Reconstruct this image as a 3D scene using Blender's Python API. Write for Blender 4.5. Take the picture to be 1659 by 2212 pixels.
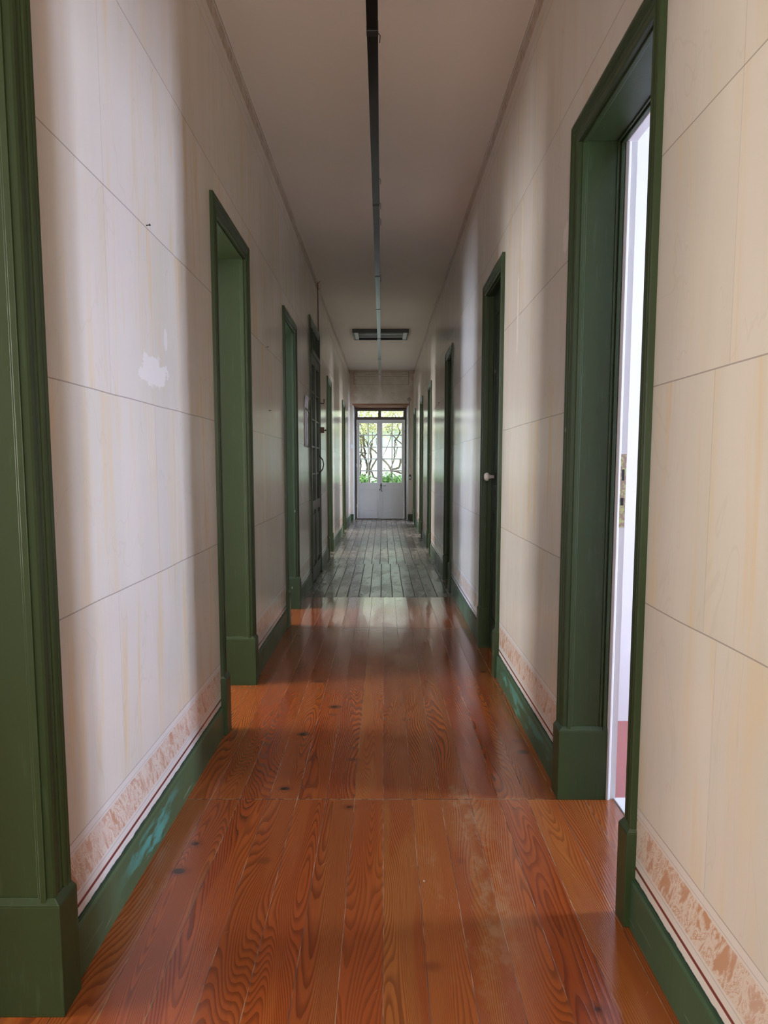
import bpy, math, random
from mathutils import Vector

# ---------------------------------------------------------------- clear / camera / light
for o in list(bpy.data.objects):
    bpy.data.objects.remove(o, do_unlink=True)
S = bpy.context.scene
COL = S.collection
EYE = 1.26
CAM_PITCH = math.atan(0.1)
cd = bpy.data.cameras.new('camera')
cd.sensor_fit = 'VERTICAL'; cd.sensor_height = 36.0; cd.lens = 1500 / 2212 * 36.0
cd.shift_y = 49 / 2212; cd.shift_x = 1.5 / 2212
cd.clip_start = 0.02; cd.clip_end = 200
cam = bpy.data.objects.new('camera', cd); COL.objects.link(cam)
cam.location = (0, 0, EYE); cam.rotation_euler = (math.pi / 2 - CAM_PITCH, 0, 0)
S.camera = cam
S.view_settings.view_transform = 'Standard'; S.view_settings.look = 'None'
S.view_settings.gamma = 1; S.view_settings.use_curve_mapping = False
S.view_settings.exposure = 1.12

w = bpy.data.worlds.new('sky'); S.world = w; w.use_nodes = True
w.node_tree.nodes['Background'].inputs[0].default_value = (0.80, 0.92, 1.0, 1)
w.node_tree.nodes['Background'].inputs[1].default_value = 2.2

sd = bpy.data.lights.new('sun', 'SUN'); sd.energy = 2.9; sd.angle = 0.02; sd.color = (1, .95, .86)
so = bpy.data.objects.new('sun', sd); COL.objects.link(so)
so.rotation_euler = (math.radians(32), 0, math.radians(-28))    # high, from behind the building

def area(name, loc, rot, sx, sy, power, color):
    d = bpy.data.lights.new(name, 'AREA'); d.shape = 'RECTANGLE'; d.size = sx; d.size_y = sy
    d.energy = power; d.color = color
    o = bpy.data.objects.new(name, d); COL.objects.link(o); o.location = loc; o.rotation_euler = rot
    return o
BLUE = (0.62, 0.73, 1.0); WARM = (1.0, 0.90, 0.78); NEUT = (0.97, 0.97, 1.0)
# daylight at the side-room windows, the last one added: side, window centre y, width, sill z, height, window x, power, colour
WIN = [
    (-1, 0.95, 1.3, 0.7, 1.9, 3.9, 60, WARM),
    (-1, 3.30, 0.9, 0.6, 1.9, 3.9, 105, NEUT),
    (-1, 5.70, 0.8, 0.5, 2.1, 3.9, 170, BLUE),
    (-1, 9.90, 0.9, 0.7, 1.9, 3.9, 140, NEUT),
    (-1, 12.9, 0.9, 0.7, 2.3, 3.9, 150, NEUT),
    (1, 2.12, 0.45, 0.45, 2.1, 3.9, 150, BLUE),
    (1, 10.1, 0.9, 0.7, 1.9, 3.9, 100, NEUT),
    (1, 12.3, 0.9, 0.7, 1.9, 3.9, 130, NEUT),
    (1, 14.3, 0.9, 0.7, 2.1, 3.9, 230, BLUE),  # added window light, placed to brighten the end wall
]
for s, yc, wd, z0, h, x, p, c in WIN:
    area('light_at_unseen_window', (s * (x + .16), yc, z0 + h / 2), (math.pi / 2, 0, s * math.pi / 2), wd, h, p, c)
# added warm fill behind the photographer, tilted up to lift the ceiling
area('fill_light_behind', (0, -2.56, 1.7), (math.pi / 2 + .35, 0, 0), 1.0, 2.0, 41, WARM)

# ---------------------------------------------------------------- mesh helpers
class MB:
    def __init__(s): s.v = []; s.f = []; s.sm = False
    def box(s, x0, x1, y0, y1, z0, z1):
        x0, x1 = sorted((x0, x1)); y0, y1 = sorted((y0, y1)); z0, z1 = sorted((z0, z1))
        b = len(s.v)
        s.v += [(x0,y0,z0),(x1,y0,z0),(x1,y1,z0),(x0,y1,z0),(x0,y0,z1),(x1,y0,z1),(x1,y1,z1),(x0,y1,z1)]
        s.f += [tuple(b+i for i in q) for q in ((0,3,2,1),(4,5,6,7),(0,1,5,4),(1,2,6,5),(2,3,7,6),(3,0,4,7))]
        return s
    def hexa(s, p):                       # 8 corners, bottom ring then top ring
        b = len(s.v); s.v += list(p)
        s.f += [tuple(b+i for i in q) for q in ((0,3,2,1),(4,5,6,7),(0,1,5,4),(1,2,6,5),(2,3,7,6),(3,0,4,7))]
        return s
    def poly_prism(s, pts, axis, a0, a1): # pts in the two other axes
        b = len(s.v); n = len(pts)
        for a in (a0, a1):
            for p in pts:
                q = list(p); q.insert(axis, a); s.v.append(tuple(q))
        s.f.append(tuple(b+i for i in range(n))[::-1]); s.f.append(tuple(b+n+i for i in range(n)))
        for i in range(n):
            j = (i+1) % n; s.f.append((b+i, b+j, b+n+j, b+n+i))
        return s
    def tube(s, pts, rad, seg=8, cap=True):
        pts = [Vector(p) for p in pts]
        if not hasattr(rad, '__len__'): rad = [rad] * len(pts)
        b = len(s.v); up = Vector((0.3, 0.2, 1)).normalized(); prev = None
        for i, p in enumerate(pts):
            t = (pts[min(i+1, len(pts)-1)] - pts[max(i-1, 0)]).normalized()
            if prev is None:
                u = t.cross(up)
                if u.length < .1: u = t.cross(Vector((1, 0, 0)))
            else: u = prev - t * prev.dot(t)
            u.normalize(); prev = u; v = t.cross(u)
            for k in range(seg):
                a = 2 * math.pi * k / seg
                s.v.append(tuple(p + (u * math.cos(a) + v * math.sin(a)) * rad[i]))
        for i in range(len(pts)-1):
            for k in range(seg):
                k2 = (k+1) % seg
                s.f.append((b+i*seg+k, b+i*seg+k2, b+(i+1)*seg+k2, b+(i+1)*seg+k))
        if cap:
            s.f.append(tuple(b+k for k in range(seg))[::-1])
            e = b + (len(pts)-1)*seg; s.f.append(tuple(e+k for k in range(seg)))
        return s
    def lathe(s, base, axis, prof, seg=20):   # prof: (distance along axis, radius)
        base = Vector(base); axis = Vector(axis).normalized()
        return s.tube([base + axis * d for d, r in prof], [max(r, .0004) for d, r in prof], seg)
    def build(s, name, mat, parent=None, bevel=0, smooth=False, loc=None):
        me = bpy.data.meshes.new(name); me.from_pydata(s.v, [], s.f); me.update()
        import bmesh
        bm = bmesh.new(); bm.from_mesh(me); bmesh.ops.recalc_face_normals(bm, faces=bm.faces); bm.to_mesh(me); bm.free()
        o = bpy.data.objects.new(name, me); COL.objects.link(o)
        me.materials.append(mat)
        if smooth:
            for p in me.polygons: p.use_smooth = True
        if bevel:
            m = o.modifiers.new('bevel', 'BEVEL'); m.width = bevel; m.segments = 2; m.limit_method = 'ANGLE'
        if parent is not None:
            o.parent = parent; o.matrix_parent_inverse = parent.matrix_world.inverted() if False else o.matrix_parent_inverse
            off = Vector(parent['_abs']) if '_abs' in parent else Vector((0, 0, 0))
            for v in me.vertices: v.co -= off
            o['_abs'] = tuple(off)
        return o

def empty(name, loc):
    o = bpy.data.objects.new(name, None); COL.objects.link(o); o.location = loc; o['_abs'] = tuple(loc)
    o.empty_display_size = .1
    return o
def tag(o, label=None, cat=None, group=None, kind=None):
    if label: o['label'] = label
    if cat: o['category'] = cat
    if group: o['group'] = group
    if kind: o['kind'] = kind
    return o

# ---------------------------------------------------------------- material helpers
class G:
    def __init__(s, name):
        s.mat = bpy.data.materials.new(name); s.mat.use_nodes = True
        s.t = s.mat.node_tree; s.b = s.t.nodes['Principled BSDF']
    def n(s, typ, **kw):
        x = s.t.nodes.new(typ)
        for k, v in kw.items(): setattr(x, k, v)
        return x
    def put(s, sock, v):
        if isinstance(v, bpy.types.NodeSocket): s.t.links.new(v, sock)
        elif v is not None:
            if hasattr(v, '__len__') and len(v) == 3 and sock.type == 'RGBA': v = (*v, 1)
            sock.default_value = v
    def m(s, op, a, b=None, c=None, clamp=False):
        x = s.n('ShaderNodeMath', operation=op, use_clamp=clamp)
        s.put(x.inputs[0], a)
        if b is not None: s.put(x.inputs[1], b)
        if c is not None: s.put(x.inputs[2], c)
        return x.outputs[0]
    def add(s, a, b): return s.m('ADD', a, b)
    def sub(s, a, b): return s.m('SUBTRACT', a, b)
    def mul(s, a, b): return s.m('MULTIPLY', a, b)
    def ss(s, v, a, b):                   # smoothstep a..b
        x = s.n('ShaderNodeMapRange', interpolation_type='SMOOTHSTEP')
        s.put(x.inputs[0], v); s.put(x.inputs[1], a); s.put(x.inputs[2], b)
        return x.outputs[0]
    def rng(s, v, a, b, c, d):
        x = s.n('ShaderNodeMapRange'); s.put(x.inputs[0], v)
        for i, q in enumerate((a, b, c, d)): s.put(x.inputs[i+1], q)
        return x.outputs[0]
    def near(s, v, c, wd, soft=None):     # 1 where |v-c|<wd
        soft = soft if soft is not None else wd * .4
        d = s.m('ABSOLUTE', s.sub(v, c)); return s.sub(1.0, s.ss(d, wd - soft, wd + soft))
    def band(s, v, a, b, soft=.002): return s.mul(s.ss(v, a - soft, a + soft), s.sub(1.0, s.ss(v, b - soft, b + soft)))
    def xyz(s):
        g = s.n('ShaderNodeNewGeometry'); p = s.n('ShaderNodeSeparateXYZ'); s.t.links.new(g.outputs['Position'], p.inputs[0])
        return p.outputs[0], p.outputs[1], p.outputs[2]
    def vec(s, x, y, z):
        c = s.n('ShaderNodeCombineXYZ'); s.put(c.inputs[0], x); s.put(c.inputs[1], y); s.put(c.inputs[2], z); return c.outputs[0]
    def noise(s, v, scale=1, detail=2, rough=.5, dist=0, dim='3D'):
        x = s.n('ShaderNodeTexNoise', noise_dimensions=dim)
        s.put(x.inputs['Vector'], v); x.inputs['Scale'].default_value = scale; x.inputs['Detail'].default_value = detail
        x.inputs['Roughness'].default_value = rough; x.inputs['Distortion'].default_value = dist
        return x.outputs[0]
    def white(s, v):
        x = s.n('ShaderNodeTexWhiteNoise', noise_dimensions='3D'); s.put(x.inputs['Vector'], v); return x.outputs[0]
    def voro(s, v, scale=1, rnd=1):
        x = s.n('ShaderNodeTexVoronoi'); s.put(x.inputs['Vector'], v); x.inputs['Scale'].default_value = scale
        x.inputs['Randomness'].default_value = rnd
        return x.outputs['Distance'], x.outputs['Color']
    def mix(s, f, a, b):
        x = s.n('ShaderNodeMix', data_type='RGBA'); s.put(x.inputs[0], f); s.put(x.inputs[6], a); s.put(x.inputs[7], b); return x.outputs[2]
    def bump(s, h, strength=.3, dist=.01):
        x = s.n('ShaderNodeBump'); x.inputs['Strength'].default_value = strength; x.inputs['Distance'].default_value = dist
        s.put(x.inputs['Height'], h); s.t.links.new(x.outputs[0], s.b.inputs['Normal']); s.t.links.new(x.outputs[0], s.b.inputs['Coat Normal'])
    def col(s, c): s.put(s.b.inputs['Base Color'], c)
    def rough(s, r): s.put(s.b.inputs['Roughness'], r)

def plain(name, c, r=.5, metal=0, spec=None, var=0.15, scale=8, bump=0.05):
    g = G(name); x, y, z = g.xyz()
    n = g.noise(g.vec(x, y, z), scale, 3)
    g.col(g.mix(g.mul(n, var * 2), c, tuple(v * .6 for v in c)))
    g.rough(r); g.b.inputs['Metallic'].default_value = metal
    if spec is not None: g.b.inputs['Specular IOR Level'].default_value = spec
    if bump: g.bump(g.noise(g.vec(x, y, z), scale * 8, 3), bump, .004)
    return g.mat

CEIL0, CSL = 3.32, 0.00525      # ceiling height at y=0 and its rise per metre
def ceil_z(y): return CEIL0 + CSL * y
C0, CH = 0.344, 0.557           # first painted course line and course height

def wall_material(name, side):
    g = G(name); x, y, z = g.xyz()
    u = x if side == 0 else y
    cr = g.m('DIVIDE', g.sub(z, C0), CH); idx = g.m('FLOOR', cr); fr = g.sub(cr, idx)
    off = {-1: 1.96, 1: 1.40, 0: .1}[side]
    odd = g.m('COMPARE', idx, 1.0, .1)
    uu = g.m('DIVIDE', g.sub(u, g.add(off, g.mul(odd, {-1: .37, 1: .06, 0: .4}[side]))), 1.9)
    bi = g.m('FLOOR', uu); bf = g.sub(uu, bi)
    rnd = g.white(g.vec(bi, idx, 3.3 + side))
    rnd2 = g.white(g.vec(bi, idx, 8.1 + side))
    # soft marbling
    so_ = g.mul(rnd, 17.0)
    n1 = g.noise(g.vec(g.mul(u, 2.2), g.mul(z, .45), so_), 1.6, 3, .5)
    n2 = g.noise(g.vec(g.mul(u, 9), g.mul(z, .75), so_), 1.5, 4, .6, .6)
    n3 = g.noise(g.vec(g.mul(u, 30), g.mul(z, 1.6), so_), 1, 3, .6)
    c = g.mix(g.ss(n1, .35, .65), (.585, .53, .465), (.535, .49, .42))
    c = g.mix(g.mul(g.ss(n2, .48, .74), g.rng(rnd2, 0, 1, .2, 1.0)), c, (.60, .44, .24))
    c = g.mix(g.mul(g.ss(n3, .52, .75), .10), c, (.46, .39, .31))
    cl = g.noise(g.vec(g.mul(u, .6), g.mul(z, .3), 4.0), 2, 2)
    c = g.mix(g.mul(g.ss(cl, .45, .7), .35), c, (.60, .545, .52))
    # wandering hair veins
    wv = g.noise(g.vec(g.mul(u, 3), g.mul(z, 1.0), so_), 1.3, 3, .55, .8)
    vein = g.near(wv, .5, .004, .003)
    c = g.mix(g.mul(vein, .13), c, (.38, .31, .20))
    # course lines
    wob = g.mul(g.sub(g.noise(g.vec(u, z, 0.0), 3, 1), .5), .012)
    dl = g.mul(g.m('ABSOLUTE', g.sub(g.m('FRACT', g.add(g.add(fr, wob), .5)), .5)), CH)
    c = g.mix(g.mul(g.sub(1.0, g.ss(dl, .0009, .0022)), .62), c, (.16, .13, .125))
    vl = g.mul(g.m('ABSOLUTE', g.sub(g.m('FRACT', g.add(bf, .5)), .5)), 1.9)
    c = g.mix(g.mul(g.sub(1.0, g.ss(vl, .0008, .0022)), g.rng(rnd, 0, 1, .15, .38)), c, (.22, .18, .17))
    # filler patches
    def patch(uc, zc, ru, rz, k, colr):
        nonlocal c
        wn = g.sub(g.noise(g.vec(g.mul(u, 9), g.mul(z, 9), 0.0), 2, 4, .6), .5)
        a = g.m('DIVIDE', g.sub(u, uc), ru); b = g.m('DIVIDE', g.sub(z, zc), rz)
        d = g.add(g.m('SQRT', g.add(g.mul(a, a), g.mul(b, b))), g.mul(wn, 1.6))
        c = g.mix(g.mul(g.sub(1.0, g.ss(d, .88, 1.0)), k), c, colr)
    if side == -1:
        patch(2.33, 1.565, .14, .055, .75, (.67, .63, .60)); patch(2.47, 1.70, .02, .05, .5, (.70, .66, .64))
    if side == 1:
        patch(3.63, 2.02, .022, .22, .7, (.72, .66, .58)); patch(3.55, 2.4, .012, .16, .6, (.72, .66, .58))
        patch(2.70, 2.11, .05, .05, .7, (.72, .66, .58)); patch(2.62, 2.02, .02, .08, .5, (.72, .66, .58))
    # lower painted border
    below = g.sub(1.0, g.ss(z, .3425, .3445))
    c = g.mix(g.mul(below, .7), c, (.62, .57, .54))
    bn = g.noise(g.vec(g.mul(g.add(u, g.mul(z, .5)), 13), g.mul(z, 5.0), 2.0), 2.2, 5, .7, .5)
    bn2 = g.noise(g.vec(g.mul(u, 2.2), z, 6.0), 2.0, 2)
    en = g.mul(g.sub(g.noise(g.vec(g.mul(u, 40), g.mul(z, 20), 0.0), 1, 2), .5), .008)
    inb = g.band(g.add(z, en), .209, .314, .003)
    strk = g.m('MAXIMUM', g.mul(g.ss(bn, .47, .60), .9), g.m('MAXIMUM', g.mul(g.near(bn, .42, .016), .8), g.mul(g.near(bn, .36, .012), .7)))
    bc = g.mix(g.mul(strk, g.rng(bn2, .3, .7, .55, .95)), (.60, .50, .42), g.mix(bn2, (.36, .125, .065), (.46, .22, .09)))
    if side != 0: c = g.mix(g.mul(inb, .95), c, bc)
    for zc, wd, k in ((.322, .0012, .4), (.199, .0012, .5)):
        c = g.mix(g.mul(g.near(z, zc, wd), k), c, (.2, .15, .13))
    c = g.mix(g.near(z, .172, .0052, .0015), c, (.15, .035, .03))
    tn = g.noise(g.vec(g.mul(u, 14), g.mul(z, 14), 0.0), 1.6, 4, .7)
    c = g.mix(g.sub(1.0, g.ss(g.add(z, g.mul(g.sub(tn, .5), .014)), .143, .146)), c, (.03, .05, .05))
    # upper painted border, follows the ceiling
    zz = g.sub(z, g.mul(y, CSL))
    un = g.noise(g.vec(g.mul(u, 26), g.mul(zz, 16), 5.0), 1.5, 4, .6, .9)
    un2 = g.noise(g.vec(g.mul(u, .8), zz, 5.0), 1.5, 2)
    c = g.mix(g.mul(g.mul(g.band(zz, 3.215, 3.293, .003), g.rng(un, .35, .62, .45, 1.0)), g.rng(un2, .3, .7, .9, .6)), c, (.20, .10, .05))
    c = g.mix(g.mul(g.near(zz, 3.165, .0018), .45), c, (.25, .16, .12))
    c = g.mix(g.near(zz, 3.311, .0035, .001), c, (.06, .03, .015))
    if side == 0:
        c = g.mix(.75, c, (.50, .43, .33))
        st = g.noise(g.vec(g.mul(x, 3), g.mul(z, 3), 1.0), 2, 4, .6)
        e = g.m('MAXIMUM', g.band(x, -.76, -.655, .02), g.band(x, .62, .7, .02))
        c = g.mix(g.mul(g.mul(g.ss(st, .4, .6), g.ss(z, 2.5, 2.75)), .25), c, (.34, .24, .15))
        c = g.mix(g.mul(g.ss(g.add(g.m('ABSOLUTE', x), g.mul(st, .2)), .66, .8), g.mul(.4, g.ss(z, 2.3, 2.8))), c, (.38, .18, .09))
        fr1 = g.m('MAXIMUM', g.near(g.m('ABSOLUTE', g.add(x, .045)), .62, .006), 0.0)
        c = g.mix(g.mul(g.mul(fr1, g.band(z, 3.08, 3.37, .004)), .8), c, (.15, .08, .05))
        for zc, k in ((3.365, .7), (3.26, .35), (3.08, .35)):
            c = g.mix(g.mul(g.mul(g.near(z, zc, .006), g.band(x, -.67, .58, .004)), k), c, (.16, .10, .06))
    g.col(c)
    rn = g.noise(g.vec(g.mul(u, 22), g.mul(z, 1.4), 0.0), 1, 4, .6)
    g.rough(g.rng(rn, .3, .7, .175, .21))
    g.b.inputs['Specular IOR Level'].default_value = .5
    bh = g.add(g.mul(rn, .03), g.mul(g.noise(g.vec(g.mul(u, 5), g.mul(z, 5), 0.0), 1, 4), .8))
    g.bump(bh, .035, .006)
    return g.mat

def floor_material():
    g = G('pine_planks'); x, y, z = g.xyz()
    PW = .109
    seg = g.add(g.add(g.m('GREATER_THAN', y, 2.52), g.m('GREATER_THAN', y, 6.57)), g.add(g.m('GREATER_THAN', y, 8.82), g.m('GREATER_THAN', y, 11.5)))
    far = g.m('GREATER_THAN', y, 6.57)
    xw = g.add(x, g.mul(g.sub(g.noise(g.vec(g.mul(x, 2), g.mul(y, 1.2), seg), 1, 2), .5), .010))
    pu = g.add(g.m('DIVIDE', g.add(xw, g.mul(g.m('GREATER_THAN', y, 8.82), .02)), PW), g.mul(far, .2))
    pi_ = g.m('FLOOR', pu); pf = g.sub(pu, pi_)
    r1 = g.white(g.vec(pi_, seg, 1.0)); r2 = g.white(g.vec(pi_, seg, 2.0)); r3 = g.white(g.vec(pi_, seg, 3.0))
    sd_ = g.add(g.mul(r1, 40), g.mul(pi_, 3.7))
    # cathedral grain: contour lines of a long stretched field
    base = g.noise(g.vec(g.mul(x, 7.5), g.mul(y, .85), sd_), 1.0, .9, .35, .12)
    warp = g.noise(g.vec(g.mul(x, 55), g.mul(y, 9), sd_), 1.0, 2, .5)
    fld = g.add(g.add(g.mul(base, g.rng(r3, 0, 1, 26, 62)), g.mul(x, g.rng(r2, 0, 1, 60, 190))), g.mul(warp, .45))
    saw = g.m('FRACT', fld)
    ring = g.mul(g.ss(saw, .30, .88), g.sub(1.0, g.ss(saw, .92, 1.0)))
    fib = g.noise(g.vec(g.mul(x, 190), g.mul(y, 5), sd_), 1, 2, .6)
    tone = g.noise(g.vec(g.mul(x, 8), g.mul(y, .9), sd_), 1, 2)
    lite = g.mix(r2, (.33, .070, .013), (.31, .104, .023))
    dark = g.mix(r2, (.105, .014, .004), (.125, .032, .008))
    c = g.mix(g.mul(ring, g.rng(r3, 0, 1, .85, .5)), lite, dark)
    c = g.mix(g.mul(g.ss(fib, .45, .75), .30), c, (.14, .03, .01))
    # heartwood streaks, redder along one side
    heart = g.ss(g.add(tone, g.mul(g.sub(pf, .5), g.rng(r1, 0, 1, -.45, .45))), .48, .56)
    c = g.mix(g.mul(heart, g.rng(r3, 0, 1, .25, .8)), c, g.mix(ring, (.27, .048, .010), (.12, .018, .005)))
    r4 = g.white(g.vec(pi_, g.add(seg, g.mul(g.m('GREATER_THAN', y, 5.3), .5)), 7.0))
    c = g.mix(g.mul(r4, .42), c, g.mix(r1, (.14, .022, .007), (.38, .115, .024)))
    # knots
    kd, kc = g.voro(g.vec(g.mul(x, 8), g.mul(y, 10), g.mul(seg, 5)), 1, 1)
    ks = g.n('ShaderNodeSeparateColor'); g.put(ks.inputs[0], kc)
    has = g.m('GREATER_THAN', ks.outputs[0], .89)
    kn = g.add(kd, g.mul(g.sub(warp, .5), .06))
    c = g.mix(g.mul(g.mul(has, g.sub(1.0, g.ss(kn, .14, .36))), .8), c, (.15, .035, .01))
    c = g.mix(g.mul(has, g.sub(1.0, g.ss(kn, .12, .17))), c, (.02, .008, .005))
    # wear
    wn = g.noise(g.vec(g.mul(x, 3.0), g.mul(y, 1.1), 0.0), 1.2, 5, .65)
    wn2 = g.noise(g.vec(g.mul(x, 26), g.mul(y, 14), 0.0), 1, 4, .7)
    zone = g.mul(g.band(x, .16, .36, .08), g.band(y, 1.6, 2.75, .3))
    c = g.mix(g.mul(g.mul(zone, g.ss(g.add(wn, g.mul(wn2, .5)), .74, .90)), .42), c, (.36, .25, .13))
    sc = g.noise(g.vec(g.mul(g.add(x, g.mul(y, .3)), 120), g.mul(y, 10), 0.0), 1, 1)
    sc2 = g.noise(g.vec(g.mul(g.sub(x, g.mul(y, .8)), 90), g.mul(g.add(y, x), 7), 3.0), 1, 1)
    scm = g.m('MAXIMUM', g.ss(sc, .78, .84), g.ss(sc2, .76, .82))
    c = g.mix(g.mul(scm, .35), c, (.5, .3, .16))
    chip, cc = g.voro(g.vec(g.mul(x, 20), g.mul(y, 13), 0.0), 1, 1)
    cs = g.n('ShaderNodeSeparateColor'); g.put(cs.inputs[0], cc)
    c = g.mix(g.mul(g.m('GREATER_THAN', cs.outputs[1], .975), g.sub(1.0, g.ss(g.add(chip, g.mul(wn2, .15)), .10, .15))), c, (.5, .42, .33))
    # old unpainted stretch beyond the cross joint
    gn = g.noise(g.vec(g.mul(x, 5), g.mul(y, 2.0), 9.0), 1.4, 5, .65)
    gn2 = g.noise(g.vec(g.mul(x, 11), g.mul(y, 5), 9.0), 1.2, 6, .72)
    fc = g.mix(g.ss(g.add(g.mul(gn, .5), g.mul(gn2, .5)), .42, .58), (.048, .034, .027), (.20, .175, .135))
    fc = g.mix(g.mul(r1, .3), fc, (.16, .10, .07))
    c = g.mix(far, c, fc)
    # joints
    ed = g.mul(g.m('ABSOLUTE', g.sub(g.m('FRACT', g.add(pf, .5)), .5)), PW)
    wdj = g.rng(g.noise(g.vec(g.mul(x, 1), g.mul(y, 16), 3.0), 1, 2), .3, .7, .0004, .0018)
    joint = g.sub(1.0, g.ss(ed, g.mul(wdj, .5), wdj))
    joint = g.m('MAXIMUM', joint, g.mul(far, g.sub(1.0, g.ss(ed, .003, .006))))
    cj = None
    for yc in (2.52, 5.3, 6.57, 8.82, 11.5):
        q = g.near(y, yc, .0022 if yc < 3 else .006); cj = q if cj is None else g.m('MAXIMUM', cj, q)
    jn = g.noise(g.vec(g.mul(x, 30), g.mul(y, 7), 3.0), 1, 2)
    jc = g.mix(g.ss(jn, .46, .56), (.03, .014, .008), (.30, .19, .10))
    jc = g.mix(far, jc, (.008, .006, .005))
    c = g.mix(g.mul(g.m('MAXIMUM', joint, cj), g.rng(far, 0, 1, .8, .95)), c, jc)
    g.col(c)
    rr = g.add(g.add(.08, g.mul(g.ss(wn, .35, .75), .13)), g.mul(wn2, .06))
    g.rough(g.m('MAXIMUM', g.add(rr, g.mul(far, g.mul(gn2, .22))), g.mul(joint, .6)))
    g.b.inputs['Specular IOR Level'].default_value = .6
    g.put(g.b.inputs['Coat Weight'], g.rng(far, 0, 1, .45, .12)); g.b.inputs['Coat Roughness'].default_value = .10
    wave = g.noise(g.vec(g.mul(x, 9), g.mul(y, 7), 0.0), 1, 2)
    hh = g.add(g.sub(g.mul(wave, g.rng(far, 0, 1, .4, .7)), g.mul(g.m('MAXIMUM', joint, cj), 1.0)), g.add(g.mul(ring, .05), g.mul(g.mul(far, gn2), .6)))
    cup = g.mul(g.m('ABSOLUTE', g.sub(pf, .5)), .25)
    g.bump(g.add(hh, cup), .45, .004)
    return g.mat

def green_paint(name='green_paint', wear=1.0, teal=None, base=(.031, .050, .018)):
    g = G(name); x, y, z = g.xyz()
    n = g.noise(g.vec(g.mul(x, 30), g.mul(y, 30), g.mul(z, 1.6)), 1, 3)
    n2 = g.noise(g.vec(x, y, z), 3, 3)
    c = g.mix(n2, base, (base[0] * .8, base[1] * .78, base[2] * .72))
    g_ = g.noise(g.vec(g.mul(x, 90), g.mul(y, 90), g.mul(z, 8)), 1, 2)
    c = g.mix(g.mul(g.ss(g_, .6, .75), .2), c, (.075, .115, .065))
    ch, cc = g.voro(g.vec(g.mul(x, 30), g.mul(y, 30), g.mul(z, 9)), 1, 1)
    cs = g.n('ShaderNodeSeparateColor'); g.put(cs.inputs[0], cc)
    c = g.mix(g.mul(g.mul(g.m('GREATER_THAN', cs.outputs[0], .95), g.sub(1.0, g.ss(ch, .09, .13))), .6 * wear), c, (.40, .38, .30))
    if teal:
        tn = g.noise(g.vec(g.mul(y, 4.5), g.mul(z, 12), 3.0), 1, 4, .6)
        for a, b, k in teal:
            msk = g.mul(g.band(y, a, b, .16), g.ss(g.add(tn, g.mul(g.sub(z, .07), 1.5)), .46, .56))
            msk = g.mul(msk, g.sub(1.0, g.ss(z, .10, .125)))
            c = g.mix(g.mul(msk, k), c, (.07, .24, .20))
        hl = g.noise(g.vec(g.mul(y, 5), g.mul(z, 60), 0.0), 1, 2)
        c = g.mix(g.mul(g.mul(g.ss(hl, .66, .74), g.sub(1.0, g.ss(z, .03, .07))), .5), c, (.30, .32, .24))
    g.col(c); g.rough(g.rng(n2, .3, .7, .32, .44)); g.b.inputs['Specular IOR Level'].default_value = .26
    g.bump(g.add(g.mul(n, .5), g.mul(g_, .25)), .22, .003)
    return g.mat

M = {}
M['wall_l'] = wall_material('marbled_plaster_left', -1)
M['wall_r'] = wall_material('marbled_plaster_right', 1)
M['wall_e'] = wall_material('stained_plaster_end', 0)
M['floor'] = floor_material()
M['green'] = green_paint()
M['plinth'] = green_paint('green_grained_plinth', 1.3)
M['skirt_l'] = green_paint('green_skirting_left', .6, [(1.95, 2.35, .95)], (.062, .095, .045))
M['skirt_r'] = green_paint('green_skirting_right', .6, [(2.7, 3.95, .65)], (.045, .085, .045))
M['skirt_e'] = green_paint('green_skirting_end', .6)
M['dark_green'] = green_paint('dark_green_door', .8, None, (.020, .034, .018))
M['ceiling'] = plain('ceiling_plaster', (.77, .68, .59), .55, 0, .5, .10, 2, .08)
M['room'] = plain('white_room_plaster', (.72, .72, .72), .7, 0, .3, .04, 3, .05)
M['redfloor'] = plain('red_room_floor', (.42, .13, .11), .35, 0, .5, .2, 2)
M['white'] = plain('white_gloss_paint', (.72, .72, .71), .35, 0, .5, .08, 10, .05)
M['white_old'] = plain('worn_white_paint', (.66, .65, .63), .45, 0, .5, .15, 14, .1)
M['black'] = plain('black_metal', (.012, .011, .011), .38, 0, .5, .2, 20)
M['track'] = plain('dark_glossy_channel', (.014, .011, .009), .16, 0, .55, .5, 3, .05)
M['iron'] = plain('dark_iron', (.03, .026, .024), .4, .6, .5, .3, 30)
M['brown_wood'] = plain('dark_brown_transom', (.05, .024, .014), .4, 0, .5, .3, 12)
M['lintel'] = plain('rusty_lintel', (.30, .14, .08), .6, 0, .3, .4, 14)
M['porcelain'] = plain('porcelain', (.72, .68, .66), .12, 0, .6, .05, 5, 0)
M['tube'] = plain('unlit_tube', (.55, .60, .62), .25, 0, .5, .1, 8, 0)
M['brass'] = plain('brass', (.45, .30, .10), .35, .8, .5, .4, 60)
M['conduit'] = plain('painted_conduit', (.42, .34, .28), .4, 0, .5, .2, 10)
M['cable'] = plain('red_brown_cable', (.16, .06, .045), .5, 0, .4, .2, 10)
M['paper'] = plain('glossy_notice', (.78, .76, .88), .08, 0, .6, .25, 9, .03)
M['gwall'] = plain('whitewashed_garden_wall', (.40, .465, .425), .8, 0, .2, .10, 2, .3)
M['gwall2'] = plain('sunlit_ochre_hedge_wall', (.75, .66, .35), .8, 0, .2, .4, 9, .3)
M['ground'] = plain('garden_paving', (.55, .53, .46), .9, 0, .2, .2, 4, .2)
M['bark'] = plain('vine_bark', (.075, .055, .04), .85, 0, .2, .4, 30, .4)
M['leaf'] = plain('fresh_green_leaf', (.20, .38, .11), .5, 0, .4, .4, 6, 0)
M['leaf2'] = plain('yellow_green_leaf', (.50, .50, .22), .5, 0, .4, .5, 12, 0)
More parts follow.
